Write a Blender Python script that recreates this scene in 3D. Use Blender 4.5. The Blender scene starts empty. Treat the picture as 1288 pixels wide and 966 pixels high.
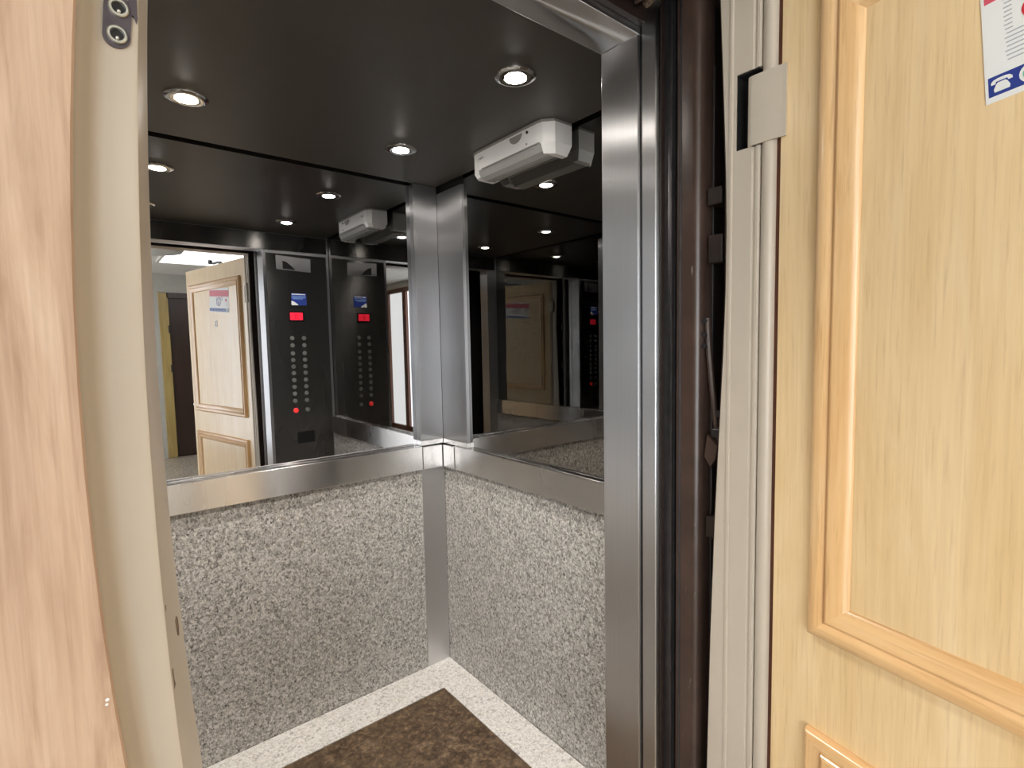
import bpy, bmesh, math, random
from mathutils import Vector, Matrix
random.seed(4)
scene = bpy.context.scene
COL = scene.collection

# ------------------------------------------------------------------ dimensions (metres)
X, Y = 1.227, 1.9934          # inner corner of the lift car (right wall, back wall)
XM, YM = 1.241, 2.0255        # mirror planes, set back behind the steel bands
XL, XLM = -.063, -.078        # left wall and its mirror
YF, YO = .741, .65            # front wall: inner and outer face
XO, XOL = .853, .010          # car opening right and left
H, ZS = 2.1, 2.0              # ceiling, opening head
RT, RB = .994, .892           # steel band top and bottom
HX, HY, DT, DW, DH = .838, .374, math.radians(12), .93, 2.005   # door hinge, swing, width, height

# ------------------------------------------------------------------ node helpers
def new_mat(name):
    m = bpy.data.materials.new(name); m.use_nodes = True
    nt = m.node_tree
    return m, nt, nt.nodes['Principled BSDF']
def lk(nt, a, b): nt.links.new(a, b)
def sset(b, **k):
    for n, v in k.items():
        n = n.replace('_', ' ')
        b.inputs[n].default_value = v
def rgb(r, g, b): return (r, g, b, 1)
def srgb(r, g, b):
    f = lambda c: (c/255/12.92) if c/255 <= .04045 else ((c/255+.055)/1.055)**2.4
    return (f(r), f(g), f(b), 1)
def coords(nt, scale=(1, 1, 1), rot=(0, 0, 0)):
    tc = nt.nodes.new('ShaderNodeTexCoord'); mp = nt.nodes.new('ShaderNodeMapping')
    lk(nt, tc.outputs['Object'], mp.inputs['Vector'])
    mp.inputs['Scale'].default_value = scale; mp.inputs['Rotation'].default_value = rot
    return mp.outputs['Vector']
def noise(nt, vec, scale, detail=4, rough=.55, dist=0):
    n = nt.nodes.new('ShaderNodeTexNoise'); lk(nt, vec, n.inputs['Vector'])
    n.inputs['Scale'].default_value = scale; n.inputs['Detail'].default_value = detail
    n.inputs['Roughness'].default_value = rough; n.inputs['Distortion'].default_value = dist
    return n.outputs['Fac']
def ramp(nt, fac, stops, interp='LINEAR'):
    r = nt.nodes.new('ShaderNodeValToRGB'); lk(nt, fac, r.inputs['Fac'])
    cr = r.color_ramp; cr.interpolation = interp
    while len(cr.elements) < len(stops): cr.elements.new(.5)
    for e, (p, c) in zip(cr.elements, stops): e.position = p; e.color = c
    return r.outputs['Color']
def mixc(nt, fac, a, b, mode='MIX'):
    m = nt.nodes.new('ShaderNodeMix'); m.data_type = 'RGBA'; m.blend_type = mode
    for s, v in ((m.inputs[0], fac), (m.inputs[6], a), (m.inputs[7], b)):
        if hasattr(v, 'is_output'): lk(nt, v, s)
        else: s.default_value = v
    return m.outputs[2]
def bump(nt, b, h, strength, dist=.002):
    n = nt.nodes.new('ShaderNodeBump'); lk(nt, h, n.inputs['Height'])
    n.inputs['Strength'].default_value = strength; n.inputs['Distance'].default_value = dist
    lk(nt, n.outputs['Normal'], b.inputs['Normal'])

def plain(name, col, rough=.5, metal=0, spec=.5, mottling=.06, mscale=14):
    m, nt, b = new_mat(name)
    f = noise(nt, coords(nt), mscale, 4)
    dark = tuple(c*(1-mottling) for c in col[:3]) + (1,); lite = tuple(min(1, c*(1+mottling)) for c in col[:3]) + (1,)
    lk(nt, ramp(nt, f, [(.3, dark), (.7, lite)]), b.inputs['Base Color'])
    sset(b, Roughness=rough, Metallic=metal, Specular_IOR_Level=spec)
    return m
def emit(name, col, strength):
    m, nt, b = new_mat(name)
    sset(b, Base_Color=col, Emission_Color=col, Emission_Strength=strength, Roughness=.4)
    return m
def wood(name, c1, c2, c3, rough=.38, fine=1.0, pore=.35, flat=False, grain=.42):
    m, nt, b = new_mat(name)
    sw = (lambda a, b, c: (c, b, a)) if flat else (lambda a, b, c: (a, b, c))
    v = coords(nt, sw(9, 9, .9))
    broad = noise(nt, v, 1.6*fine, 5, .55, 1.2)
    v2 = coords(nt, sw(70, 70, 1.8))
    streak = noise(nt, v2, 1.3*fine, 5, .65, .25)
    v3 = coords(nt, sw(230, 230, 9))
    pores = noise(nt, v3, 1.0, 3, .6, 0)
    base = ramp(nt, broad, [(.3, c1), (.55, c2), (.75, c3)])
    sd = ramp(nt, streak, [(.3, rgb(.70, .62, .52)), (.6, rgb(1, 1, 1))])
    c = mixc(nt, grain, base, sd, 'MULTIPLY')
    pd = ramp(nt, pores, [(.33, rgb(.62, .5, .4)), (.45, rgb(1, 1, 1))])
    c = mixc(nt, pore, c, pd, 'MULTIPLY')
    lk(nt, c, b.inputs['Base Color'])
    sset(b, Roughness=rough, Specular_IOR_Level=.5, Coat_Weight=.5, Coat_Roughness=.16)
    return m
def brushed(name, col, rough, aniso=.75, along='z', bstr=.05):
    m, nt, b = new_mat(name)
    sc = {'z': (900, 900, 3), 'h': (4, 4, 1100)}[along]
    f = noise(nt, coords(nt, sc), 1.0, 2, .5)
    g = noise(nt, coords(nt, {'z': (2, 2, 3.5), 'h': (5, 5, 1)}[along]), 1.0, 2, .5)
    lk(nt, ramp(nt, f, [(.25, tuple(c*.93 for c in col[:3])+(1,)), (.75, col)]), b.inputs['Base Color'])
    rr = nt.nodes.new('ShaderNodeMapRange'); lk(nt, g, rr.inputs['Value'])
    rr.inputs['From Min'].default_value = .3; rr.inputs['From Max'].default_value = .7
    rr.inputs['To Min'].default_value = rough*.9; rr.inputs['To Max'].default_value = rough*1.12
    lk(nt, rr.outputs[0], b.inputs['Roughness'])
    t = nt.nodes.new('ShaderNodeTangent'); t.direction_type = 'RADIAL'; t.axis = 'Z'
    lk(nt, t.outputs[0], b.inputs['Tangent'])
    sset(b, Metallic=1.0, Anisotropic=aniso, Anisotropic_Rotation=(.25 if along == 'h' else 0.0))
    return m
def speckle(name, stops, sc, rough, stops2=None, sc2=None, spec=.4):
    m, nt, b = new_mat(name)
    v = coords(nt, (1, 1, .8))
    wob = nt.nodes.new('ShaderNodeTexNoise'); lk(nt, v, wob.inputs['Vector'])
    wob.inputs['Scale'].default_value = sc*1.3; wob.inputs['Detail'].default_value = 2
    add = nt.nodes.new('ShaderNodeVectorMath'); add.operation = 'MULTIPLY_ADD'
    lk(nt, wob.outputs['Color'], add.inputs[0]); add.inputs[1].default_value = (.8/sc,)*3; lk(nt, v, add.inputs[2])
    vo = nt.nodes.new('ShaderNodeTexVoronoi'); lk(nt, add.outputs[0], vo.inputs['Vector']); vo.inputs['Scale'].default_value = sc
    sep = nt.nodes.new('ShaderNodeSeparateColor'); lk(nt, vo.outputs['Color'], sep.inputs[0])
    c = ramp(nt, sep.outputs[0], stops, 'CONSTANT')
    if stops2:
        vo2 = nt.nodes.new('ShaderNodeTexVoronoi'); lk(nt, add.outputs[0], vo2.inputs['Vector']); vo2.inputs['Scale'].default_value = sc2
        s2 = nt.nodes.new('ShaderNodeSeparateColor'); lk(nt, vo2.outputs['Color'], s2.inputs[0])
        c2 = ramp(nt, s2.outputs[1], stops2, 'CONSTANT')
        c = mixc(nt, .5, c, c2)
    lk(nt, c, b.inputs['Base Color'])
    sset(b, Roughness=rough, Specular_IOR_Level=spec)
    return m

M = {}
M['oak'] = wood('light oak veneer', srgb(233, 202, 150), srgb(243, 215, 167), srgb(248, 224, 181), fine=1.4, pore=.25, grain=.28)
mc = (srgb(232, 186, 128), srgb(240, 200, 146), srgb(245, 212, 166))
M['mould'] = wood('oak moulding', *mc, rough=.33)
M['mould_h'] = wood('oak moulding, level pieces', *mc, rough=.33, flat=True)
M['pinkwood'] = wood('pale pinkish wood veneer', srgb(176, 144, 120), srgb(206, 177, 152), srgb(218, 195, 174), fine=3.2, pore=.3)
M['cream'] = plain('cream gloss paint', srgb(193, 183, 168), .32, mottling=.035, mscale=9)
M['cream_hinge'] = plain('cream hinge paint', srgb(197, 188, 172), .34, mottling=.03)  # slightly lighter cream than the frame
M['steel_v'] = brushed('stainless steel, brushed upright', rgb(.72, .72, .735), .34, 1.0, 'z')
M['steel_cover'] = brushed('stainless steel corner cover', rgb(.54, .54, .55), .32, 1.0, 'z')
M['steel_h'] = brushed('stainless steel, brushed along', rgb(.68, .665, .65), .26, .95, 'h')
M['steel_shaded'] = brushed('stainless steel control panel', rgb(.17, .165, .155), .28, .8, 'h')  # base darkened to put the dim reflection into the colour
M['granite'] = speckle('grey granite laminate',
    [(0, srgb(62, 60, 58)), (.08, srgb(104, 101, 97)), (.22, srgb(150, 147, 142)), (.45, srgb(184, 181, 176)), (.75, srgb(216, 213, 208)), (.95, srgb(140, 128, 112))], 150, .42,
    [(0, srgb(84, 80, 76)), (.14, srgb(140, 137, 132)), (.4, srgb(182, 180, 175)), (.75, srgb(216, 213, 209))], 300)
M['granite_lt'] = speckle('pale granite floor border',
    [(0, srgb(132, 128, 124)), (.08, srgb(180, 176, 172)), (.25, srgb(204, 201, 197)), (.6, srgb(220, 217, 213)), (.93, srgb(196, 186, 174))], 120, .4,
    [(0, srgb(182, 178, 173)), (.2, srgb(216, 213, 209)), (.6, srgb(232, 230, 227))], 240)
def brown_floor():
    m, nt, b = new_mat('brown mottled stone floor')
    v = coords(nt)
    a = noise(nt, v, 16, 7, .74, .6); c_ = noise(nt, v, 48, 5, .7, .4)
    col = ramp(nt, a, [(.3, srgb(34, 26, 21)), (.45, srgb(66, 52, 40)), (.55, srgb(88, 73, 58)), (.66, srgb(128, 110, 90))])
    sp = ramp(nt, c_, [(.34, srgb(26, 20, 15)), (.5, srgb(92, 72, 52)), (.68, srgb(160, 134, 100))])
    lk(nt, mixc(nt, .42, col, sp), b.inputs['Base Color'])
    sset(b, Roughness=.38, Specular_IOR_Level=.4)
    return m
M['brown_floor'] = brown_floor()
M['ceil'] = plain('dark grey satin ceiling laminate', srgb(80, 77, 71), .44, spec=.55, mottling=.05)
M['black'] = plain('black shaft', srgb(16, 14, 13), .7)
M['blackgloss'] = plain('black plastic', srgb(20, 20, 22), .3)
M['shadow_gap'] = plain('black gap shade', srgb(10, 10, 10), .8)  # black that paints in the shade of narrow gaps
def mirror(name, c):
    m, nt, b = new_mat(name); sset(b, Base_Color=rgb(*c), Metallic=1.0, Roughness=0.0, Specular_IOR_Level=0); return m
M['mirror'] = mirror('grey tinted mirror', (.42, .415, .405))
M['mirror_back'] = mirror('lightly tinted mirror', (.50, .505, .52)); M['mirror_dark'] = mirror('dark tinted mirror', (.31, .305, .295))
M['mirror_edge'] = plain('polished glass edge', srgb(140, 165, 160), .1)
M['chrome'] = mirror('chrome', (.75, .75, .74)); M['chrome'].node_tree.nodes['Principled BSDF'].inputs['Roughness'].default_value = .12
M['lens'] = emit('lit halogen lens', (1, .93, .85, 1), 150)
M['plastic'] = plain('white plastic', srgb(240, 239, 236), .35, mottling=.02)
M['plastic_grey'] = plain('grey plastic', srgb(150, 146, 140), .4)
def clear():
    m, nt, b = new_mat('clear ribbed diffuser')
    sset(b, Base_Color=srgb(232, 232, 228), Roughness=.12, Transmission_Weight=.55, IOR=1.45)
    w = nt.nodes.new('ShaderNodeTexWave'); lk(nt, coords(nt), w.inputs['Vector']); w.bands_direction = 'Y'; w.inputs['Scale'].default_value = 60
    bump(nt, b, w.outputs['Fac'], .25, .001)
    return m
M['diffuser'] = clear()
def brown_paint():
    m, nt, b = new_mat('worn dark brown paint')
    v = coords(nt)
    f = noise(nt, coords(nt, (60, 60, 14)), 1, 6, .7, .3)
    g = noise(nt, v, 11, 5, .6)
    base = ramp(nt, g, [(.3, srgb(58, 44, 38)), (.7, srgb(80, 63, 55))])
    c = mixc(nt, ramp(nt, f, [(.66, rgb(0, 0, 0)), (.72, rgb(.6, .6, .6))]), base, srgb(150, 140, 132))
    lk(nt, c, b.inputs['Base Color']); sset(b, Roughness=.3, Specular_IOR_Level=.6)
    bump(nt, b, f, .15, .0008)
    return m
M['brown'] = brown_paint()
M['dark_brown'] = plain('dark brown metal', srgb(44, 34, 30), .4, mottling=.2, mscale=30)
M['dark_steel'] = plain('dark steel', rgb(.10, .095, .10), .3, metal=.8, mottling=.15, mscale=40)
M['gap_brown'] = plain('red-brown hinge gap shade', srgb(92, 54, 36), .5, mottling=.2, mscale=60)  # shade of the hinge gap and the brown sheet behind it
M['dust'] = plain('dusty beige residue', srgb(120, 102, 84), .9, mottling=.4, mscale=70)
M['white'] = plain('white wall paint', srgb(214, 210, 202), .6, mottling=.02)
M['greywall'] = plain('grey landing paint', srgb(170, 168, 160), .7, mottling=.03)
M['landing_floor'] = speckle('terrazzo landing floor', [(0, srgb(120, 108, 96)), (.3, srgb(168, 156, 140)), (.7, srgb(190, 180, 164))], 90, .35)
M['darkwood'] = wood('dark brown varnished wood', srgb(36, 20, 14), srgb(46, 27, 19), srgb(58, 34, 24))
M['olivewood'] = wood('yellowish varnished wood', srgb(150, 128, 74), srgb(164, 142, 86), srgb(176, 154, 98))
M['paper'] = plain('white printed sheet', srgb(240, 243, 242), .35, mottling=.01)
M['ink_red'] = plain('red ink', srgb(206, 48, 62), .4)
M['ink_pink'] = plain('rose ink', srgb(222, 92, 112), .4)
M['ink_blue'] = plain('blue ink', srgb(42, 64, 148), .4)
M['ink_purple'] = plain('violet ink', srgb(110, 92, 150), .4)
M['ink_grey'] = plain('grey ink', srgb(176, 180, 190), .5)
M['ink_green'] = plain('pale green ink', srgb(120, 196, 168), .5)
M['ink_black'] = plain('black ink', srgb(40, 38, 40), .5)
M['sky_blue'] = plain('light blue ink', srgb(140, 176, 226), .5)
M['display_red'] = emit('red lift display', (1, .02, .05, 1), 1.3)
M['display_dim'] = emit('dim red segment', (.45, .0, .01, 1), .6)
M['button_red'] = emit('red lit button', (1, .05, .05, 1), 1.0)
M['brass'] = mirror('brass', (.8, .7, .5)); M['brass'].node_tree.nodes['Principled BSDF'].inputs['Roughness'].default_value = .2
M['zinc'] = plain('zinc plated ring', rgb(.62, .63, .58), .28, metal=.85, mottling=.1, mscale=200)
M['gunmetal'] = plain('dark grey painted plate', srgb(84, 78, 84), .35, metal=.3, mottling=.15, mscale=120)
M['daylight'] = emit('daylit window pane', (.92, .96, 1, 1), 7.5)
M['frosted'] = emit('daylit frosted pane', (.94, .965, .97, 1), 3.6)
M['window_wood'] = wood('red-brown window wood', srgb(96, 52, 30), srgb(120, 68, 40), srgb(138, 84, 52))
M['panel_light'] = emit('lit ceiling panel', (.98, .99, 1, 1), 7.0)
M['lamp_grey'] = plain('grey opal lampshade', srgb(190, 190, 184), .4)

# ------------------------------------------------------------------ mesh helpers (world coordinates)
def bm_new(): return bmesh.new()
def box(bm, x0, x1, y0, y1, z0, z1, bev=0, seg=2, mi=0):
    r = bmesh.ops.create_cube(bm, size=1)
    vs = r['verts']
    bmesh.ops.scale(bm, vec=(x1-x0, y1-y0, z1-z0), verts=vs)
    bmesh.ops.translate(bm, vec=((x0+x1)/2, (y0+y1)/2, (z0+z1)/2), verts=vs)
    fs = {f for v in vs for f in v.link_faces}
    for f in fs: f.material_index = mi
    if bev:
        es = list({e for v in vs for e in v.link_edges})
        bmesh.ops.bevel(bm, geom=es, offset=bev, segments=seg, profile=.5, affect='EDGES')
    return bm
def prism(bm, pts, axis, a, b, mi=0):
    """closed outline pts (two coords) swept along axis from a to b"""
    def mk(p, t):
        return {'x': (t, p[0], p[1]), 'y': (p[0], t, p[1]), 'z': (p[0], p[1], t)}[axis]
    A = [bm.verts.new(mk(p, a)) for p in pts]; B = [bm.verts.new(mk(p, b)) for p in pts]
    n = len(pts); fs = [bm.faces.new(A), bm.faces.new(B[::-1])]
    for i in range(n): fs.append(bm.faces.new((A[i], B[i], B[(i+1) % n], A[(i+1) % n])))
    for f in fs: f.material_index = mi
    bmesh.ops.recalc_face_normals(bm, faces=fs)
    return bm
def cyl(bm, c, r, depth, axis='z', seg=24, r2=None, mi=0):
    rot = {'z': Matrix(), 'x': Matrix.Rotation(math.pi/2, 4, 'Y'), 'y': Matrix.Rotation(-math.pi/2, 4, 'X')}[axis]
    k = bmesh.ops.create_cone(bm, cap_ends=True, segments=seg, radius1=r, radius2=r if r2 is None else r2, depth=depth, matrix=Matrix.Translation(c) @ rot)
    for v in k['verts']:
        for f in v.link_faces: f.material_index = mi
    return bm
def lathe(bm, prof, c, axis='z', seg=32):
    rings = []
    for r, h in prof:
        ring = []
        for i in range(seg):
            a = 2*math.pi*i/seg
            p = {'z': (r*math.cos(a), r*math.sin(a), h), 'y': (r*math.cos(a), h, r*math.sin(a)), 'x': (h, r*math.cos(a), r*math.sin(a))}[axis]
            ring.append(bm.verts.new(Vector(c)+Vector(p)))
        rings.append(ring)
    fs = []
    for a, b in zip(rings, rings[1:]):
        for i in range(seg): fs.append(bm.faces.new((a[i], a[(i+1) % seg], b[(i+1) % seg], b[i])))
    for ring in (rings[0], rings[-1]):
        try: fs.append(bm.faces.new(ring))
        except ValueError: pass
    bmesh.ops.recalc_face_normals(bm, faces=fs)
    return bm
def tube(bm, pts, r, seg=10):
    pts = [Vector(p) for p in pts]; rings = []
    for i, p in enumerate(pts):
        d = (pts[min(i+1, len(pts)-1)]-pts[max(i-1, 0)]).normalized()
        u = d.cross(Vector((0, 0, 1)))
        if u.length < 1e-3: u = d.cross(Vector((1, 0, 0)))
        u.normalize(); v = d.cross(u)
        rings.append([bm.verts.new(p + u*r*math.cos(2*math.pi*k/seg) + v*r*math.sin(2*math.pi*k/seg)) for k in range(seg)])
    fs = []
    for a, b in zip(rings, rings[1:]):
        for k in range(seg): fs.append(bm.faces.new((a[k], a[(k+1) % seg], b[(k+1) % seg], b[k])))
    fs.append(bm.faces.new(rings[0])); fs.append(bm.faces.new(rings[-1]))
    bmesh.ops.recalc_face_normals(bm, faces=fs)
    return bm
def sweep_z(bm, fn, zs, mi=0):
    """closed outline fn(z) -> [(x,y)...], lofted through the heights zs"""
    rows = [[bm.verts.new((x, y, z)) for x, y in fn(z)] for z in zs]
    n = len(rows[0]); fs = []
    for a, b in zip(rows, rows[1:]):
        for i in range(n): fs.append(bm.faces.new((a[i], a[(i+1) % n], b[(i+1) % n], b[i])))
    fs.append(bm.faces.new(rows[0])); fs.append(bm.faces.new(rows[-1]))
    for f in fs: f.material_index = mi
    bmesh.ops.recalc_face_normals(bm, faces=fs)
    return bm
WORLD = {}
def wm(o): return WORLD.get(o.name, Matrix())
def obj(name, bm, mat, parent=None, local=False, smooth=False, origin=None):
    me = bpy.data.meshes.new(name)
    W = wm(parent) if parent else Matrix()
    if origin is not None and not parent: W = Matrix.Translation(origin)
    if not local: bm.transform(W.inverted())
    bm.to_mesh(me); bm.free()
    for m in (mat if isinstance(mat, (list, tuple)) else [mat]): me.materials.append(m)
    if smooth:
        for p in me.polygons: p.use_smooth = True
        if hasattr(me, 'set_sharp_from_angle'): me.set_sharp_from_angle(angle=math.radians(38))
    o = bpy.data.objects.new(name, me); COL.objects.link(o)
    if parent: o.parent = parent; WORLD[o.name] = W
    else: o.matrix_world = W; WORLD[o.name] = W
    return o
def tag(o, label, cat, group=None, kind=None):
    o['label'] = label; o['category'] = cat
    if group: o['group'] = group
    if kind: o['kind'] = kind
    return o
def thing(name, label, cat, loc, rz=0, group=None, kind=None):
    o = bpy.data.objects.new(name, None); COL.objects.link(o); o.empty_display_size = .1
    W = Matrix.Translation(loc) @ Matrix.Rotation(rz, 4, 'Z'); o.matrix_world = W; WORLD[o.name] = W
    return tag(o, label, cat, group, kind)
def B(*a, **k): return box(bm_new(), *a, **k)

# ================================================================== LIFT CAR SHELL
bm = B(XL-.05, X+.05, Y+.003, Y+.03, 0, RB+.02); box(bm, XL-.06, X+.06, YM+.006, YM+.04, 0, 2.2, mi=1)
tag(obj('wall_back', bm, [M['granite'], M['black']]), 'speckled grey granite lower wall of the lift car, left of the corner strip', 'wall', kind='structure')
bm = B(X+.003, XM+.003, YF, Y+.02, 0, RB+.02); box(bm, XM+.006, XM+.04, YF-.09, YM+.03, 0, 2.2, mi=1)
tag(obj('wall_right', bm, [M['granite'], M['black']]), 'speckled grey granite lower wall of the lift car, right of the corner', 'wall', kind='structure')
bm = B(XLM-.003, XL-.003, YF, Y+.02, 0, RB+.02); box(bm, XLM-.04, XLM-.006, YF-.09, YM+.03, 0, 2.2, mi=1)
tag(obj('wall_left', bm, [M['granite'], M['black']]), 'granite lower wall of the lift car behind the cream left jamb', 'wall', kind='structure')
bm = B(XL-.05, X+.04, YO-.02, Y+.03, -.03, 0)
fl = tag(obj('floor', bm, M['brown_floor']), 'dark brown mottled stone floor of the lift car', 'floor', kind='structure')
# pale border: two mitred strips + left strip
bw, bd, t = .135, .168, .003
bm = bm_new()
prism(bm, [(X, Y), (X-bw, Y-bd), (XL+bw, Y-bd), (XL, Y)], 'z', 0.0, t)
obj('floor_border', bm, M['granite_lt'], fl)
bm = prism(bm_new(), [(X, Y), (X, YF), (X-bw, YF), (X-bw, Y-bd)], 'z', 0.0, t); obj('floor_border', bm, M['granite_lt'], fl)
bm = prism(bm_new(), [(XL, Y), (XL, YF), (XL+bw, YF), (XL+bw, Y-bd)], 'z', 0.0, t); obj('floor_border', bm, M['granite_lt'], fl)
bm = B(XL+.002, X-.001, YF, Y+.010, H, H+.02); box(bm, XL-.08, X+.06, YO-.03, YM+.06, H+.035, H+.06, mi=1)
tag(obj('ceiling', bm, [M['ceil'], M['shadow_gap']]), 'dark grey satin ceiling of the lift car with four spotlights', 'ceiling', kind='structure')
# front wall: header + right and left returns
bm = B(XO, X+.012, YO, YF, 0, ZS, bev=.0015); box(bm, XLM, XOL, YO, YF, 0, ZS, bev=.0015)
box(bm, XLM, X+.012, YO, YF, ZS, H+.03, bev=.0015)
wfr = tag(obj('wall_front', bm, M['steel_v']), 'brushed stainless steel door post and header of the lift car', 'wall', kind='structure')
obj('header_shade_plate', B(XL+.001, X-.001, YF, YF+.003, ZS+.003, H-.003, bev=.0008), M['steel_shaded'], wfr)  # plate added to darken the header's inner face in the mirrors
# second steel strip in front of the post
bm = B(XO+.003, XO+.03, .6115, .6435, 0, 2.045, bev=.0025, seg=3); box(bm, XO+.006, XO+.03, .644, .65, 0, 2.02, mi=1)
tag(obj('trim_1', bm, [M['steel_v'], M['blackgloss']]), 'narrow steel strip with bright edges beside the wide steel post', 'trim', kind='structure')

# ================================================================== MIRRORS, BANDS, CORNER TRIM
sx0, sy0 = 1.113, 1.805
tag(obj('wall_mirror', B(XL-.012, sx0+.002, YM, YM+.005, RB+.03, H+.03), M['mirror_back'], origin=(.5, YM, RB)), 'grey mirror on the back wall reflecting the open wooden door and control panel', 'mirror', 'lift car mirrors')
tag(obj('wall_mirror', B(XM, XM+.005, YF, sy0+.002, RB+.03, H+.03), M['mirror_dark'], origin=(XM, 1.3, RB)), 'dark mirror on the right wall under the emergency light', 'mirror', 'lift car mirrors')
tag(obj('wall_mirror', B(XLM-.005, XLM, YF, sy0+.002, RB+.03, H+.03), M['mirror_dark'], origin=(XLM, 1.3, RB)), 'mirror on the left wall, seen only by reflection behind the cream jamb', 'mirror', 'lift car mirrors')
def band(pts, name, label):
    o = obj(name, pts, M['steel_h'], origin=None); return tag(o, label, 'rail band', 'steel bands round the lift car')
band(B(XL+X-sx0, sx0, Y-.012, YM-.001, RB, RT, bev=.002), 'steel_band', 'brushed steel band below the back mirror, left of the corner')
band(B(X-.012, XM-.001, YF, 1.886, RB, RT, bev=.002), 'steel_band', 'brushed steel band below the right-hand mirror')
band(B(XLM+.001, XL+.012, YF, 1.886, RB, RT, bev=.002), 'steel_band', 'brushed steel band on the left wall, seen only in the mirrors')
def corner(right):
    s = 1 if right else -1
    def fx(x): return x if right else (XL+X-x)
    def bx(x0, x1, *a, **k):
        p, q = sorted((fx(x0), fx(x1))); return B(p, q, *a, **k)
    lab = ('tall brushed steel corner cover between the two mirrors', 'steel strip in the corner between the two granite walls', 'small steel cap plate left of the corner, at the end of the back band', 'small steel cap plate right of the corner, at the end of the right-hand band') if right else \
          ('steel corner cover at the hidden left corner of the lift car', 'steel strip in the hidden left corner of the lift car', 'steel cap plate on the back band in the hidden left corner', 'steel cap plate on the left wall band in the hidden left corner')
    t = thing('corner_cover', lab[0], 'corner trim', (fx(X), Y, RT))
    obj('cover_plate', bx(sx0, X-.0006, Y, YM+.004, RT+.022, H-.002, bev=.0012), M['steel_cover'], t)
    obj('cover_plate', bx(X, XM+.004, sy0, Y-.0006, RT+.022, H-.03, bev=.0012), M['steel_cover'], t)
    o = obj('corner_strip', bx(sx0+.002, X-.0005, Y-.001, Y+.003, 0.003, RB-.002, bev=.0006), M['steel_v'], origin=(fx(X-.05), Y, 0)); tag(o, lab[1], 'corner trim')
    t = thing('band_cap', lab[2], 'corner trim', (fx(X-.06), Y, RB))
    obj('cap_plate', bx(sx0+.003, X-.016, Y-.014, YM, RB-.001, RT-.004, bev=.002), M['steel_h'], t)
    obj('sill_plate', bx(sx0+.001, X-.005, Y-.004, YM, RT+.0003, RT+.0215, bev=.001), M['steel_h'], t)
    t = thing('band_cap', lab[3], 'corner trim', (fx(X), 1.94, RB))
    obj('cap_plate', bx(X-.014, XM, 1.888, Y-.001, RB-.001, RT-.004, bev=.002), M['steel_h'], t)
    obj('sill_plate', bx(X-.004, XM, sy0-.001, Y-.001, RT+.0003, RT+.0215, bev=.001), M['steel_h'], t)
corner(True); corner(False)

# ================================================================== CEILING SPOTLIGHTS
spots = [(.264, 1.684, 'round lit ceiling spotlight at far left, above the back mirror'),
         (.900, 1.684, 'round lit ceiling spotlight nearest the corner cover'),
         (.900, 1.066, 'round lit ceiling spotlight beside the white emergency light, nearest the steel post'),
         (.264, 1.066, 'ceiling spotlight at the top left, cut by the top of the photo')]
def make_spot():
    t = thing('ceiling_spotlight', '', 'spotlight', (0, 0, H), group='ceiling spotlights of the lift car')
    bm = lathe(bm_new(), [(.030, 0), (.0535, 0), (.0530, -.003), (.046, -.0065), (.036, -.0075), (.029, -.006), (.027, .004), (.027, .012), (.030, .012)], (0, 0, 0))
    obj('trim_ring', bm, M['chrome'], t, local=True, smooth=True)
    bm = lathe(bm_new(), [(.0268, .002), (.0262, -.004), (.020, -.0085), (.011, -.011), (.002, -.0118)], (0, 0, 0))
    obj('lens', bm, M['lens'], t, local=True, smooth=True)
    return t
s0 = make_spot()
for i, (x, y, lab) in enumerate(spots):
    if i == 0: o = s0
    else:
        o = s0.copy(); COL.objects.link(o)
        for ch in list(s0.children):
            c = ch.copy(); COL.objects.link(c); c.parent = o
    o.location = (x, y, H); o['label'] = lab
    ld = bpy.data.lights.new('spot_lamp', 'SPOT'); ld.energy = 28; ld.color = (1, .935, .86)
    ld.spot_size = math.radians(128); ld.spot_blend = .8; ld.shadow_soft_size = .003
    lo = bpy.data.objects.new('spot_lamp', ld); COL.objects.link(lo); lo.location = (x, y, H-.0155)

# ================================================================== EMERGENCY LIGHT
t = thing('emergency_light', 'white plastic emergency light box hung under the ceiling on the right wall', 'emergency light', (1.18, 1.39, H))
ex0, ex1, ey0, ey1 = 1.124, 1.2255, 1.185, 1.592
plan = [(ex1, ey0), (ex0+.03, ey0), (ex0+.004, ey0+.028), (ex0, ey0+.05), (ex0, ey1-.05), (ex0+.004, ey1-.022), (ex0+.02, ey1), (ex1, ey1)]
bm = prism(bm_new(), plan, 'z', 2.032, H-.008)
plan2 = [(x if x == ex1 else x-.003, y) for x, y in plan]
obj('housing', bm, M['plastic'], t)
obj('back_plate', prism(bm_new(), [(x, y) for x, y in plan2], 'z', H-.0085, H-.001), M['plastic_grey'], t)
def cap(o, z0, ins):
    """end block that narrows downward"""
    def fn(z):
        k = (2.0325-z)/(2.0325-z0)*ins
        return [(x + (k if x < 1.17 else -k*.8), y + k*(1 if y < 1.39 else -1)*(1 if abs(y-1.39) > .185 else 0)) for x, y in o]
    return sweep_z(bm_new(), fn, [z0, z0+.006, 2.0325])
obj('end_cap', cap([(ex1, ey0), (ex0+.03, ey0), (ex0+.004, ey0+.028), (ex0, ey0+.034), (ex1, ey0+.034)], 2.001, .012), M['plastic'], t)
obj('end_cap', cap([(ex1, ey1), (ex0+.02, ey1), (ex0+.004, ey1-.022), (ex0, ey1-.05), (ex1, ey1-.05)], 2.012, .010), M['plastic'], t)
bm = prism(bm_new(), [(ex0+.003, 2.0315), (ex0+.001, 2.022), (ex0+.010, 2.008), (ex0+.03, 2.000), (ex1-.03, 2.004), (ex1-.008, 2.0315)], 'y', ey0+.036, ey1-.052)
obj('diffuser', bm, M['diffuser'], t)
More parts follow.
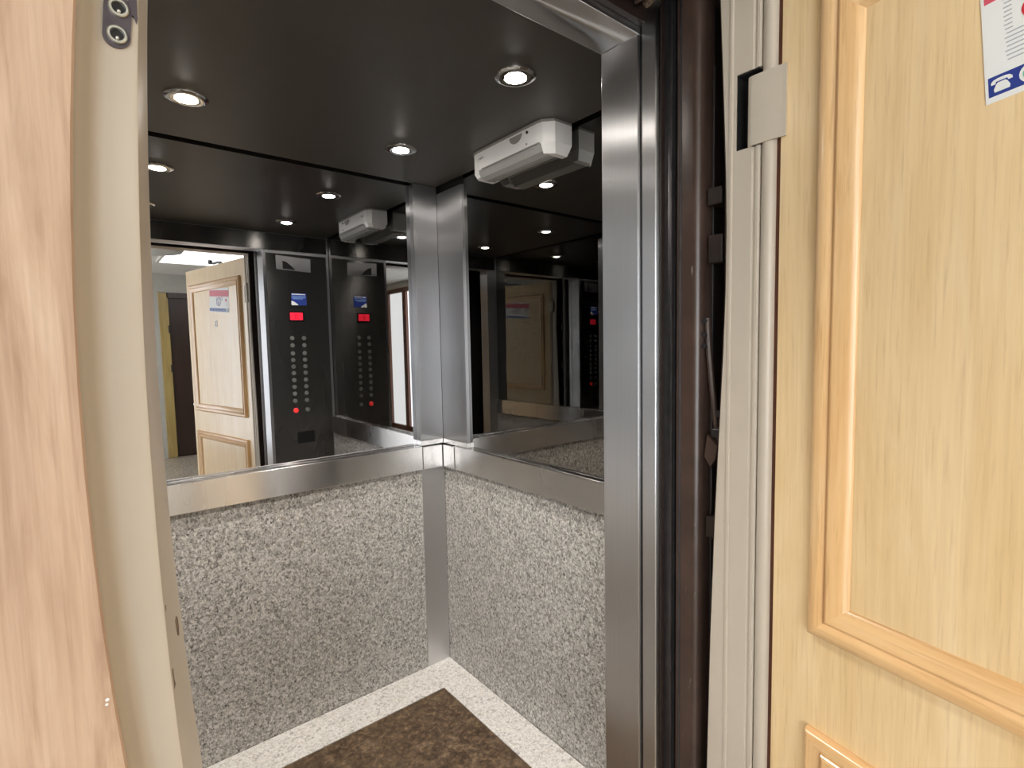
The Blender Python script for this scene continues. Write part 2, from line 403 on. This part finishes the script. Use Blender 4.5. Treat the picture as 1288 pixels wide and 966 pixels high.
obj('lamp_tube', tube(bm_new(), [(1.175, ey0+.04, 2.02), (1.175, ey1-.055, 2.02)], .006), M['plastic'], t, smooth=True)
bm = bm_new()
n = 12; pts = [(1.315, 2.088)] + [(1.34 - .03*math.cos(math.pi*k/n), 2.088 - .026*math.sin(math.pi*k/n)) for k in range(n+1)] + [(1.365, 2.088)]
pts = [(1.335 - .032*math.cos(math.pi*k/n), 2.086 - .024*math.sin(math.pi*k/n)) for k in range(n+1)]
prism(bm, pts, 'x', ex0-.0012, ex0+.001); obj('label_plate', bm, M['plastic_grey'], t)
obj('test_button', cyl(bm_new(), (ex0-.001, 1.279, 2.080), .0045, .004, 'x', 16), M['blackgloss'], t, smooth=True)
obj('indicator', cyl(bm_new(), (ex0-.001, 1.282, 2.045), .003, .003, 'x', 12), M['plastic_grey'], t, smooth=True)
bm = bm_new()
for k in range(4): box(bm, ex0-.0006, ex0+.001, 1.512+.007*k, 1.516+.007*k, 2.066, 2.074-.002*(k % 2))
obj('maker_mark', bm, M['plastic_grey'], t)
obj('diffuser_lip', B(ex0-.0016, ex0+.002, ey0+.04, ey1-.07, 2.0305, 2.0345, bev=.0006), M['plastic_grey'], t)

# ================================================================== CONTROL PANEL on the inner face of the front wall
yp = YF
t = thing('control_panel', 'steel lift control panel, shade put into its colour, with two columns of buttons, reflected in the mirror', 'control panel', (1.04, yp, .8))
obj('face_plate', B(.87, 1.222, yp, yp+.003, .05, 1.985, bev=.001), M['steel_shaded'], t)
yq = yp+.003
obj('display_bezel', B(.982, 1.072, yq, yq+.004, 1.586, 1.650, bev=.001), M['blackgloss'], t)
d = obj('display', B(.990, 1.064, yq+.004, yq+.005, 1.596, 1.640), M['display_red'], t)
bm = bm_new(); z0 = 1.606
for zz in (1.606, 1.617, 1.628): box(bm, 1.020, 1.034, yq+.005, yq+.0055, zz, zz+.003)
box(bm, 1.018, 1.0205, yq+.005, yq+.0055, 1.606, 1.631)
obj('display_digit', bm, M['display_dim'], d)
zs1 = [1.487, 1.444, 1.396, 1.356, 1.316, 1.277, 1.234, 1.193, 1.152, 1.108]
for xi, xc_ in enumerate((.9965, 1.066)):
    for k, zz in enumerate(zs1):
        bm = lathe(bm_new(), [(.0125, 0), (.0125, .004), (.011, .006), (.008, .0065), (.0, .0058)][:4] + [(.001, .0058)], (xc_, yq, zz), 'y', 18)
        obj('button', bm, M['zinc'], t, smooth=True)
bm = lathe(bm_new(), [(.015, 0), (.015, .005), (.0125, .007), (.001, .007)], (.9985, yq, 1.050), 'y', 20); o = obj('button', bm, M['button_red'], t, smooth=True); o['label'] = 'red lit alarm button'
bm = lathe(bm_new(), [(.0125, 0), (.0125, .004), (.011, .006), (.001, .0058)], (1.068, yq, 1.050), 'y', 18); obj('button', bm, M['zinc'], t, smooth=True)
obj('key_slot', B(1.000, 1.104, yq, yq+.002, .845, .915, bev=.0008), M['blackgloss'], t)
# card plate at the top of the panel
bm = prism(bm_new(), [(.925, 1.893), (1.125, 1.885), (1.125, 1.965), (.925, 1.975)], 'y', yq, yq+.002)
c = obj('sign_plate', bm, M['steel_v'], t); c['label'] = 'pale steel plate with a dark emblem'
obj('shape', prism(bm_new(), [(.962, 1.897), (1.035, 1.894), (1.008, 1.92), (.985, 1.938), (.962, 1.944)], 'y', yq+.002, yq+.0026), M['ink_black'], c)  # dark polygon towards one side of the plate
# blue notice sticker
t = thing('blue_sticker', 'small blue printed sticker above the red lift display, seen in the mirror', 'sticker', (1.045, yq, 1.68))
s = obj('sticker_sheet', B(1.003, 1.092, yq, yq+.001, 1.685, 1.757), M['ink_blue'], t)
bm = bm_new()
box(bm, 1.006, 1.086, yq+.001, yq+.0014, 1.748, 1.753); obj('heading_line', bm, M['paper'], s)
bm = bm_new()
for zz, a, b in ((1.738, 1.008, 1.088), (1.729, 1.005, 1.086), (1.722, 1.012, 1.070)): box(bm, a, b, yq+.001, yq+.0014, zz, zz+.0035)
obj('text_line', bm, M['sky_blue'], s)
bm = prism(bm_new(), [(1.003, 1.685), (1.044, 1.685), (1.032, 1.697), (1.018, 1.706), (1.003, 1.711)], 'y', yq+.001, yq+.0014); obj('white_corner', bm, M['paper'], s)

# ================================================================== LIFT DOOR GEAR in the gap beside the post
t = thing('car_door', 'dark brown painted lift car door edge with worn scratches, right of the steel post', 'lift door', (.9, .545, 0))
r = .016; prof = []
yA, yB, xa = .520, .573, .857
for k in range(7): a = math.pi + k*math.pi/12; prof.append((xa+.006+.006*math.cos(a), yA+r+r*math.sin(a)))
for k in range(0): pass
prof = [(1.24, yA), (xa+r, yA)]
for k in range(1, 7): a = -math.pi/2 - k*math.pi/12; prof.append((xa+r+r*math.cos(a), yA+r+r*math.sin(a)))
r2 = .009
for k in range(0, 7): a = math.pi - k*math.pi/12; prof.append((xa+.003+r2+r2*math.cos(a), yB-r2+r2*math.sin(a)))
prof += [(1.24, yB)]
obj('leaf', prism(bm_new(), prof, 'z', .012, 2.16), M['brown'], t, smooth=True)
obj('edge_bead', tube(bm_new(), [(xa+.0035, yB-.012, .015), (xa+.0035, yB-.012, 2.15)], .0028, 8), M['dark_steel'], t, smooth=True)
t = thing('door_guide', 'dark metal guide channel with thin bright edges between steel strip and brown door', 'door guide', (.87, .59, 0))
obj('channel', B(.868, .90, .578, .609, .0, 2.05, bev=.002), M['dark_steel'], t, smooth=True)
obj('channel_lip', B(.858, .872, .600, .6045, .0, 2.04, bev=.0015), M['dark_brown'], t, smooth=True)
obj('channel_lip', B(.860, .872, .579, .5835, .0, 2.04, bev=.0015), M['dark_steel'], t, smooth=True)
t = thing('door_operator', 'dark brown lift door operator bracket and rail in the black gap by the cream frame', 'door gear', (.92, .51, .8))
obj('rail', B(.893, .93, .516, .5195, .05, 2.0), M['dark_brown'], t)
obj('rail_lip', B(.890, .896, .5135, .5165, .05, 1.90, bev=.0008), M['dark_steel'], t)
for z0, z1, x0 in ((1.655, 1.685, .868), (1.555, 1.605, .872), (1.06, 1.10, .87)):
    obj('bracket', B(x0, .93, .486, .514, z0, z1, bev=.003), M['dark_brown'], t)
obj('lever', tube(bm_new(), [(.872, .513, 1.46), (.874, .511, 1.40), (.880, .507, 1.33), (.884, .502, 1.27), (.888, .497, 1.225)], .0055, 8), M['brown'], t, smooth=True)
for zz in (1.455, 1.43, 1.41): obj('bolt', cyl(bm_new(), (.866, .5155, zz), .005, .006, 'x', 6), M['dark_steel'], t)
bm = prism(bm_new(), [(.490, 1.232), (.510, 1.250), (.5155, 1.21), (.504, 1.192), (.494, 1.208)], 'x', .868, .88); obj('catch', bm, M['brown'], t)
obj('stop_block', B(.872, .884, .483, .505, 1.245, 1.262, bev=.002), M['dark_steel'], t); obj('roller', cyl(bm_new(), (.874, .490, 1.29), .006, .01, 'x', 12), M['dark_steel'], t)
# header track above the opening
t = thing('door_track', 'dark dusty door track above the lift opening at the top edge', 'door track', (.5, .58, 2.05))
obj('track_beam', B(-.08, 1.25, .585, .645, 2.055, 2.17, bev=.002), M['dark_steel'], t)
obj('track_lip', B(-.08, .86, .636, .6495, 2.015, 2.055, bev=.001), M['dark_brown'], t)
for x0, x1 in ((.775, .79), (.815, .822)): obj('hanger', B(x0, x1, .575, .63, 2.03, 2.15, bev=.002), M['brown'], t)
bm = bm_new()
bmesh.ops.create_icosphere(bm, subdivisions=3, radius=.016, matrix=Matrix.Translation((.862, .627, 2.047)) @ Matrix.Diagonal((1, 1, .5, 1)))
for v in bm.verts: v.co += Vector((random.uniform(-.002, .002), random.uniform(-.002, .002), random.uniform(-.0015, .0015)))
obj('grease_lump', bm, M['dust'], t, smooth=True)
obj('wire', tube(bm_new(), [(.84, .60, 2.05), (.845, .61, 2.075), (.85, .60, 2.10), (.85, .59, 2.16)], .003, 8), M['brown'], t, smooth=True)

# ================================================================== LANDING DOOR FRAME (slightly bowed pressed steel)
def bowf(x0, zc, k):
    return lambda z: x0 + k*min(abs(z-zc), .33)**2
woodx, cornx, innx = bowf(-.001, 1.37, .19), bowf(.0335, 1.35, .12), bowf(.0445, 1.40, .125)
zsl = [0, .5, .9, 1.0, 1.05, 1.1, 1.15, 1.2, 1.25, 1.3, 1.35, 1.4, 1.45, 1.5, 1.55, 1.6, 1.65, 1.7, 1.75, 1.85, 2.03]
fr = thing('trim_2', 'cream painted steel landing door frame around the lift opening', 'door frame', (.44, .45, 0), kind='structure')
def leftsec(z):
    w, c, i = woodx(z)-.012, cornx(z), innx(z)
    return [(w, .475), (w, .409), (w+.012, .4095), (w+.016, .4125), (w+.019, .417), (w+.022, .4195), (w+.027, .4203), (c-.0035, .4203), (c-.001, .4212), (c, .4235), (i-.001, .468), (i, .474), (i-.004, .4785), (i-.012, .479)]
obj('left_jamb', sweep_z(bm_new(), leftsec, zsl), M['cream'], fr, smooth=True)
def reveal(y, z): return cornx(z) + (innx(z)-.001-cornx(z))*(y-.4235)/.0445
for pts in ([(.4495, 1.2205), (.4535, 1.2225), (.4575, 1.2195), (.4585, 1.2120), (.4555, 1.2060), (.4515, 1.2085), (.4500, 1.2140)],
            [(.4240, 1.1990), (.4265, 1.1975), (.4262, 1.1900), (.4285, 1.1850), (.4240, 1.1835)],
            [(.4240, 1.2450), (.4258, 1.2440), (.4254, 1.2410), (.4240, 1.2400)]):
    bm = bm_new(); A_ = [bm.verts.new((reveal(y, z)+.0002, y, z)) for y, z in pts]; B_ = [bm.verts.new((reveal(y, z)-.0006, y, z)) for y, z in pts]
    n = len(pts); fs = [bm.faces.new(A_), bm.faces.new(B_[::-1])] + [bm.faces.new((A_[i], B_[i], B_[(i+1) % n], A_[(i+1) % n])) for i in range(n)]
    bmesh.ops.recalc_face_normals(bm, faces=fs)
    obj('paint_chip', bm, M['dust'], fr)['label'] = 'brown chip in the cream paint'
def backy(z):
    dz = (z-1.57)**2; return .4615 + .143*dz/(1+4*dz)
def rsec(z, parts='full'):
    b = backy(z)
    head = [(.872, b-.002), (.842, b), (.8385, b-.001), (.838, b-.004), (.838, .4575), (.8355, .4562), (.8350, .4540), (.8355, .4518), (.838, .4505)]
    if parts == 'back': return head + [(.838, .446), (.842, .4455), (.872, .4455)]
    return head + [(.838, .4200), (.8403, .4185), (.8408, .4165), (.8403, .4148), (.838, .4135), (.838, .4095), (.841, .407), (.872, .407)]
bm = bm_new()
sweep_z(bm, rsec, [0, .4, .64, .9, 1.1, 1.2, 1.3, 1.4, 1.5, 1.6, 1.66, 1.722])
sweep_z(bm, lambda z: rsec(z, 'back'), [1.722, 1.76, 1.80, 1.8395])
sweep_z(bm, rsec, [1.8395, 1.88, 1.95, 2.03])
box(bm, .866, .872, .407, .4455, 1.722, 1.8395, mi=1)
box(bm, .840, .872, .4440, .4458, 1.7215, 1.840, mi=1); box(bm, .840, .872, .411, .4455, 1.837, 1.8398, mi=1); box(bm, .840, .872, .411, .4455, 1.7217, 1.7235, mi=1)  # black liners put the slot's inner shade into colour
obj('right_jamb', bm, [M['cream'], M['shadow_gap']], fr, smooth=True)
obj('pivot_post', tube(bm_new(), [(.8455, .3945, z) for z in (0, .5, 1, 1.5, 2.03)], .0118, 20), M['cream'], fr, smooth=True)
obj('dark_backing', sweep_z(bm_new(), lambda z: [(.8428, backy(z)+.0006), (.8428, backy(z)+.0030), (.93, backy(z)+.0030), (.93, backy(z)+.0006)], [0, .4, .64, .9, 1.1, 1.3, 1.5, 1.7, 1.9, 2.03]), M['dark_brown'], fr)  # dark plate added to cover the frame's lit back
obj('dark_backing', B(-.02, .86, .4762, .4785, 2.0125, 2.09), M['dark_brown'], fr)
obj('hinge_gap_strip', B(.8435, .862, .3745, .3835, 0, 2.03), M['gap_brown'], fr)  # strip added; its red-brown stands for the shaded hinge gap
bm = prism(bm_new(), [(.38, 2.012), (.42, 2.012), (.475, 2.018), (.475, 2.09), (.38, 2.09)], 'x', -.03, .90); obj('head_jamb', bm, M['cream'], fr)
# the shaft between landing and car: dark side closure
bm = B(1.30, 1.34, .445, .66, -.05, 2.5); box(bm, -.26, -.22, .445, 2.1, -.05, 2.5); box(bm, -.26, 1.34, .445, 2.2, 2.42, 2.5); box(bm, 1.30, 1.34, .66, 2.2, -.05, 2.5); box(bm, -.26, 1.34, 2.12, 2.2, -.05, 2.5); box(bm, -.22, .03, .50, .52, 0, 2.4)
tag(obj('wall_shaft', bm, M['black']), 'black lift shaft seen in the gap beside the cream frame', 'shaft', kind='structure')

# lock contact plate on the left jamb
t = thing('lock_contact', 'dark oval contact plate with two metal sockets on the left cream jamb', 'lock contact', (.031, .4203, 1.6))
yl = .4203
def stadium(cx, z0, z1, rr, n=12):
    return [(cx+rr*math.cos(a), z1+rr*math.sin(a)) for a in [math.pi*k/n for k in range(n+1)]] + [(cx+rr*math.cos(a), z0+rr*math.sin(a)) for a in [math.pi+math.pi*k/n for k in range(n+1)]]
bm = prism(bm_new(), [(x+.09*(z-1.623), z) for x, z in stadium(.0308, 1.6145, 1.6325, .0071)], 'y', yl-.0016, yl)
obj('plate', bm, M['gunmetal'], t, smooth=True)
for cx, cz in ((.0302, 1.6148), (.0319, 1.6312)):
    bm = lathe(bm_new(), [(.0034, .0), (.0053, .0), (.0053, -.0018), (.0048, -.0023), (.0038, -.0023), (.0034, -.0014), (.0034, .0)], (cx, yl-.0016, cz), 'y', 28)
    o = obj('socket_ring', bm, M['zinc'], t, smooth=True)
    obj('socket_hole', cyl(bm_new(), (cx, yl-.00175, cz), .0034, .0003, 'y', 24), M['blackgloss'], o)
    bm = bm_new(); bmesh.ops.create_uvsphere(bm, u_segments=14, v_segments=8, radius=.0013, matrix=Matrix.Translation((cx, yl-.0019, cz-.0017))); obj('contact_pin', bm, M['chrome'], o, smooth=True)
bm = prism(bm_new(), [(.0376, 1.652), (.0418, 1.652), (.0416, 1.636), (.0415, 1.628), (.0408, 1.6255), (.0398, 1.629), (.0384, 1.630), (.0372, 1.636)], 'y', yl-.002, yl-.0002)
obj('tape_tag', bm, M['gunmetal'], t)

# ================================================================== LANDING DOOR (open, hinged on the right)
D = thing('door_1', 'open light oak veneer landing door with raised moulded panels, right of the cream frame', 'door', (HX, HY, 0), -math.pi/2 - DT, kind='structure')
MD = wm(D)
obj('leaf', B(-.002, DW, 0, .038, .012, DH, bev=.0012), M['oak'], D, local=True)
prof = [(0, .0), (0, .008), (.003, .0125), (.008, .0155), (.014, .0160), (.0195, .0140), (.0225, .0095), (.0245, .0085), (.027, .0125), (.031, .0150), (.036, .0140), (.046, .0090), (.0545, .0035), (.056, .0)]
def moulding(s0, s1, z0, z1):
    bm = bm_new(); rows = []
    for u, h in prof:
        rows.append([bm.verts.new((s, -h, z)) for s, z in ((s0+u, z0+u), (s1-u, z0+u), (s1-u, z1-u), (s0+u, z1-u))])
    fs = []
    for a, b in zip(rows, rows[1:]):
        for i in range(4):
            fs.append(bm.faces.new((a[i], a[(i+1) % 4], b[(i+1) % 4], b[i]))); fs[-1].material_index = 1 - i % 2
    bmesh.ops.recalc_face_normals(bm, faces=fs)
    return bm
def flip_if(o, want=-1):
    me = o.data
    tot = sum(p.normal.y*p.area for p in me.polygons)
    if tot*want < 0: me.flip_normals()
for s0, s1, z0, z1 in ((.062, .868, .982, 1.899), (.062, .868, .16, .834)):
    o = obj('panel_moulding', moulding(s0, s1, z0, z1), [M['mould'], M['mould_h']], D, local=True, smooth=True); flip_if(o)
# pivot hinge: plate curling out of the slot in the jamb on to the leaf (world coordinates)
pl = [(.868, .4235), (.850, .4255), (.840, .4262), (.8345, .4245), (.8318, .4205), (.8310, .415), (.8310, .380), (.8325, .372), (.832, .366), (.8355, .366), (.8352, .372), (.8345, .380), (.8345, .4135), (.8358, .4185), (.840, .4210), (.850, .4205), (.868, .419)]
obj('hinge', prism(bm_new(), pl, 'z', 1.722, 1.826), M['cream_hinge'], D, smooth=True)['label'] = 'cream pivot hinge'
bm = bm_new(); bmesh.ops.create_uvsphere(bm, u_segments=20, v_segments=12, radius=.015, matrix=Matrix.Translation((DW+.018, .019, 1.02))); cyl(bm, (DW+.008, .019, 1.02), .007, .02, 'x', 16)
obj('latch_knob', bm, M['chrome'], D, local=True, smooth=True)
bm = tube(bm_new(), [(.35, .02, DH), (.38, .02, DH+.012), (.44, .02, DH+.018), (.50, .022, DH+.018), (.54, .024, DH+.026), (.555, .024, DH+.036)], .008, 10)
cyl(bm, (.555, .024, DH+.034), .016, .018, 'y', 18); obj('closer_arm', bm, M['blackgloss'], D, local=True, smooth=True)
k = obj('number_plate', B(.44, .475, -.002, 0, 1.585, 1.63, bev=.0006), M['paper'], D, local=True)
bm = bm_new(); tube(bm, [(.4505, -.0025, 1.62), (.458, -.0025, 1.623), (.463, -.0025, 1.618), (.461, -.0025, 1.611), (.456, -.0025, 1.608), (.461, -.0025, 1.606), (.464, -.0025, 1.598), (.458, -.0025, 1.592), (.450, -.0025, 1.595)], .0017, 6)
obj('numeral', bm, M['ink_black'], k, local=True)

# notice taped on the door
A = Matrix.Translation((HX, HY, 0)) @ Matrix.Rotation(-math.pi/2-DT, 4, 'Z')
N = thing('notice_sign', 'white printed notice with telephone symbol stuck on the oak door', 'notice', (HX, HY, 0), -math.pi/2-DT)
# own tilted frame: origin at lower hinge-side corner
tilt = math.radians(4.5)
NL = Matrix.Translation((.2475, -.0006, 1.670)) @ Matrix.Rotation(-tilt, 4, 'Y')
N.matrix_world = A @ NL; WORLD[N.name] = A @ NL
NW, NH = .300, .165
def nb(a, b, z0, z1, d=.0003): return B(a, b, -.0006-d, -.0004, z0, z1)
sh = obj('sheet', B(0, NW, -.0006, .0004, 0, NH), M['paper'], N, local=True)
def npr(pts, mat, name, d=.0004, par=None): return obj(name, prism(bm_new(), pts, 'y', -.0006-d, -.0005), mat, par or sh, local=True)
npr([(.003, .1065), (NW-.003, .1065), (NW-.003, .148), (.003, .148)], M['ink_pink'], 'heading_band')
bl = npr([(.003, .006), (NW-.003, .006), (NW-.003, .027), (.003, .027)], M['ink_blue'], 'footer_band')
# telephone: base + handset
def tp(pts, cx, cz, k): return [(cx+x*k, cz+z*k) for x, z in pts]
base = [(-6, -6), (6, -6), (6.5, -3), (4.5, 1.5), (3, 3), (-3, 3), (-4.5, 1.5), (-6.5, -3)]
hand = [(-8.5, 2.2), (-8.5, 4.6), (-6.5, 6.6), (-3, 7.4), (3, 7.4), (6.5, 6.6), (8.5, 4.6), (8.5, 2.2), (5.2, 2.2), (4.6, 4.4), (-4.6, 4.4), (-5.2, 2.2)]
bm = prism(bm_new(), tp(base, .0145, .0158, .00105), 'y', -.0016, -.0009); prism(bm, tp(hand, .0145, .0158, .00105), 'y', -.0016, -.0009)
obj('telephone_symbol', bm, M['paper'], bl, local=True)
bm = cyl(bm_new(), (.0385, -.0012, .0165), .0098, .0006, 'y', 28); o = obj('round_symbol', bm, M['paper'], bl, local=True)
obj('symbol_core', cyl(bm_new(), (.0385, -.0015, .0165), .0068, .0008, 'y', 28), M['ink_green'], bl, local=True)
bm = bm_new()
for k in range(5): box(bm, .060+.046*k, .092+.046*k, -.0014, -.0009, .012+.001*(k % 2), .016)
obj('footer_text', bm, M['sky_blue'], bl, local=True)
bm = bm_new()
for k in range(15):
    z = .1025 - .0046*k
    if .069 < z < .096: box(bm, .0185+.0006*(k % 2), .0255, -.0009, -.0005, z, z+.0012)
    else: box(bm, .0185+.0008*(k % 3), .046-.002*((k*7) % 4), -.0009, -.0005, z, z+.0012)
obj('text_lines', bm, M['ink_grey'], sh, local=True)
def ring(cx, cz, r0, r1, mat, name, n=40, a0=0, a1=2*math.pi):
    bm = bm_new(); A_, B_ = [], []
    for k in range(n+1):
        a = a0+(a1-a0)*k/n
        A_.append((cx+r0*math.cos(a), cz+r0*math.sin(a))); B_.append((cx+r1*math.cos(a), cz+r1*math.sin(a)))
    for k in range(n): prism(bm, [A_[k], A_[k+1], B_[k+1], B_[k]], 'y', -.0010, -.0005)
    return obj(name, bm, mat, sh, local=True)
npr([(.0425+.0095*math.cos(a), .0825+.0105*math.sin(a)) for a in [2*math.pi*k/24 for k in range(24)]], M['ink_red'], 'red_dot')
ring(.150, .072, .026, .031, M['ink_purple'], 'emblem_ring')
ring(.150, .078, .012, .016, M['ink_purple'], 'emblem_ring')
ring(.108, .092, .009, .0125, M['ink_purple'], 'emblem_loop')
npr([(.142, .050), (.158, .050), (.154, .064), (.146, .064)], M['ink_black'], 'emblem_mark')
npr([(.180, .050), (.186, .050), (.186, .098), (.180, .098)], M['ink_purple'], 'emblem_bar')

# ================================================================== LANDING
lx0, lx1, ly0, lz = -1.5, 2.3, -4.3, 2.45
t = obj('wood_panel', sweep_z(bm_new(), lambda z: [(-.62, .4085), (-.62, .400), (woodx(z)-.0012, .400), (woodx(z), .4012), (woodx(z), .4085)], zsl), M['pinkwood'], origin=(-.3, .40, 0))
for cx, cz, r_ in ((.0003, 1.2055, .0011), (-.0001, 1.2026, .0009)):
    bm = bm_new(); bmesh.ops.create_icosphere(bm, subdivisions=2, radius=r_, matrix=Matrix.Translation((cx, .4, cz)) @ Matrix.Diagonal((1, .3, 1, 1)))
    obj('paint_speck', bm, M['paper'], t, smooth=True)['label'] = 'tiny white paint speck'
tag(t, 'pale pinkish wood veneer panel filling the left edge, left of the cream jamb', 'wood panel')
bm = B(lx0, -.012, .409, .44, 0, lz); box(bm, .875, lx1, .38, .44, 0, lz); box(bm, -.02, .885, .40, .44, 2.085, lz)
tag(obj('wall_landing', bm, M['white']), 'white landing wall around the lift door frame, seen only by reflection', 'wall', kind='structure')
bm = B(lx0-.05, lx1+.05, ly0-.05, .64, -.08, -.002)
tag(obj('floor_landing', bm, M['landing_floor']), 'terrazzo landing floor outside the lift', 'floor', kind='structure')
tag(obj('ceiling_landing', B(lx0-.05, lx1+.05, ly0-.05, .42, lz, lz+.05), M['white']), 'white landing ceiling reflected in the back mirror', 'ceiling', kind='structure')
wy0, wy1, wz0, wz1 = -4.23, -.50, .10, 2.36
bm = B(lx0-.08, lx0, ly0, wy0, 0, lz); box(bm, lx0-.08, lx0, wy1, .42, 0, lz); box(bm, lx0-.08, lx0, wy0, wy1, 0, wz0); box(bm, lx0-.08, lx0, wy0, wy1, wz1, lz)
tag(obj('wall_window', bm, M['white']), 'white landing wall with the tall daylight window, out of view', 'wall', kind='structure')
w = thing('window_1', 'tall bright landing window with brown wooden frame, reflected twice beside the corner cover', 'window', (lx0, -3.0, 0), kind='structure')
ms = [(-4.23, -4.02), (-3.525, -3.42), (-2.56, -2.49), (-1.53, -1.46), (-.57, -.50)]
for k, ((a0, a1), (b0, b1)) in enumerate(zip(ms, ms[1:])):
    obj('pane', B(lx0-.05, lx0-.04, a1, b0, wz0+.07, wz1-.07), M['frosted'] if k in (0, 3) else M['daylight'], w)
for a0, a1 in ms: obj('mullion', B(lx0-.07, lx0+.004, a0, a1, wz0, wz1, bev=.004), M['window_wood'], w)
for z0, z1 in ((wz0, wz0+.07), (wz1-.07, wz1)): obj('rail', B(lx0-.068, lx0+.002, wy0, wy1, z0, z1, bev=.004), M['window_wood'], w)
tag(obj('wall_far', B(lx1, lx1+.06, ly0, .42, 0, lz), M['greywall']), 'grey landing side wall behind the open oak door', 'wall', kind='structure')
bm = B(lx0, .93, ly0-.06, ly0, 0, lz); box(bm, 1.95, lx1, ly0-.06, ly0, 0, lz); box(bm, .93, 1.95, ly0-.06, ly0, 2.17, lz)
tag(obj('wall_hall', bm, M['greywall']), 'grey landing end wall seen in the back mirror, left of the reflected door', 'wall', kind='structure')
d2 = thing('door_2', 'dark brown doorway across the landing, reflected left of the open oak door', 'door', (1.4, ly0, 0), kind='structure')
obj('leaf', B(.95, 1.93, ly0-.04, ly0-.008, .01, 2.13), M['darkwood'], d2)
bm = B(.84, .95, ly0-.05, ly0+.02, 0, 2.20, bev=.004)
o = obj('door_jamb', bm, M['olivewood'], d2); o['label'] = 'yellowish varnished jamb'
bm = B(.93, 1.97, ly0-.05, ly0+.02, 2.13, 2.20, bev=.004); obj('door_head', bm, M['darkwood'], d2)
for zz in (1.72, 1.20): obj('door_hinge', cyl(bm_new(), (.945, ly0+.022, zz), .012, .10, 'z', 12), M['dark_brown'], d2)
t = thing('ceiling_light', 'bright rectangular ceiling light panel on the landing, reflected above the open door', 'ceiling light', (1.3, -2.7, lz))
obj('diffuser', B(.76, 1.95, -3.15, -2.15, lz-.012, lz-.004), M['panel_light'], t)
bm = B(.73, 1.98, -3.18, -3.15, lz-.02, lz); box(bm, .73, 1.98, -2.15, -2.12, lz-.02, lz); box(bm, .73, .76, -3.15, -2.15, lz-.02, lz); box(bm, 1.95, 1.98, -3.15, -2.15, lz-.02, lz)
obj('frame', bm, M['white'], t)
t = thing('ceiling_lamp', 'round grey unlit ceiling lamp on the landing, reflected at the top left of the mirror', 'ceiling light', (.60, -2.1, lz))
obj('shade', lathe(bm_new(), [(.06, 0), (.20, -.015), (.235, -.05), (.215, -.075), (.12, -.095), (.005, -.10)], (.62, -2.05, lz), 'z', 40), M['lamp_grey'], t, smooth=True)
obj('base_ring', lathe(bm_new(), [(.01, 0), (.12, 0), (.12, -.012), (.01, -.012)], (.62, -2.05, lz), 'z', 32), M['white'], t)

# ================================================================== WORLD, CAMERA, VIEW
wd = bpy.data.worlds.new('World'); scene.world = wd; wd.use_nodes = True
wd.node_tree.nodes['Background'].inputs['Color'].default_value = (.02, .022, .025, 1)
wd.node_tree.nodes['Background'].inputs['Strength'].default_value = .3

f, yaw, pitch, roll = 664.56, math.radians(39.1939), math.radians(-4.1744), math.radians(-1.1227)
fw = Vector((math.sin(yaw)*math.cos(pitch), math.cos(yaw)*math.cos(pitch), math.sin(pitch)))
rt = Vector((math.cos(yaw), -math.sin(yaw), 0)); up = rt.cross(fw)
R = rt*math.cos(roll) + up*math.sin(roll); U = up*math.cos(roll) - rt*math.sin(roll)
cd = bpy.data.cameras.new('camera'); cam = bpy.data.objects.new('camera', cd); COL.objects.link(cam)
cd.sensor_fit = 'HORIZONTAL'; cd.sensor_width = 36; cd.lens = 36*f/1288; cd.clip_start = .01
cam.matrix_world = Matrix(((R.x, U.x, -fw.x, 0), (R.y, U.y, -fw.y, 0), (R.z, U.z, -fw.z, 1.4179), (0, 0, 0, 1)))
scene.camera = cam

vs = scene.view_settings
vs.view_transform = 'Standard'; vs.look = 'None'; vs.gamma = 1.0; vs.exposure = 0.0
try: vs.use_curve_mapping = False
except Exception: pass
cy = scene.cycles
cy.max_bounces = 16; cy.glossy_bounces = 14; cy.diffuse_bounces = 6; cy.transmission_bounces = 8
cy.sample_clamp_indirect = 6.0; cy.caustics_reflective = True; cy.blur_glossy = .3
cy.use_denoising = True; cy.use_adaptive_sampling = False
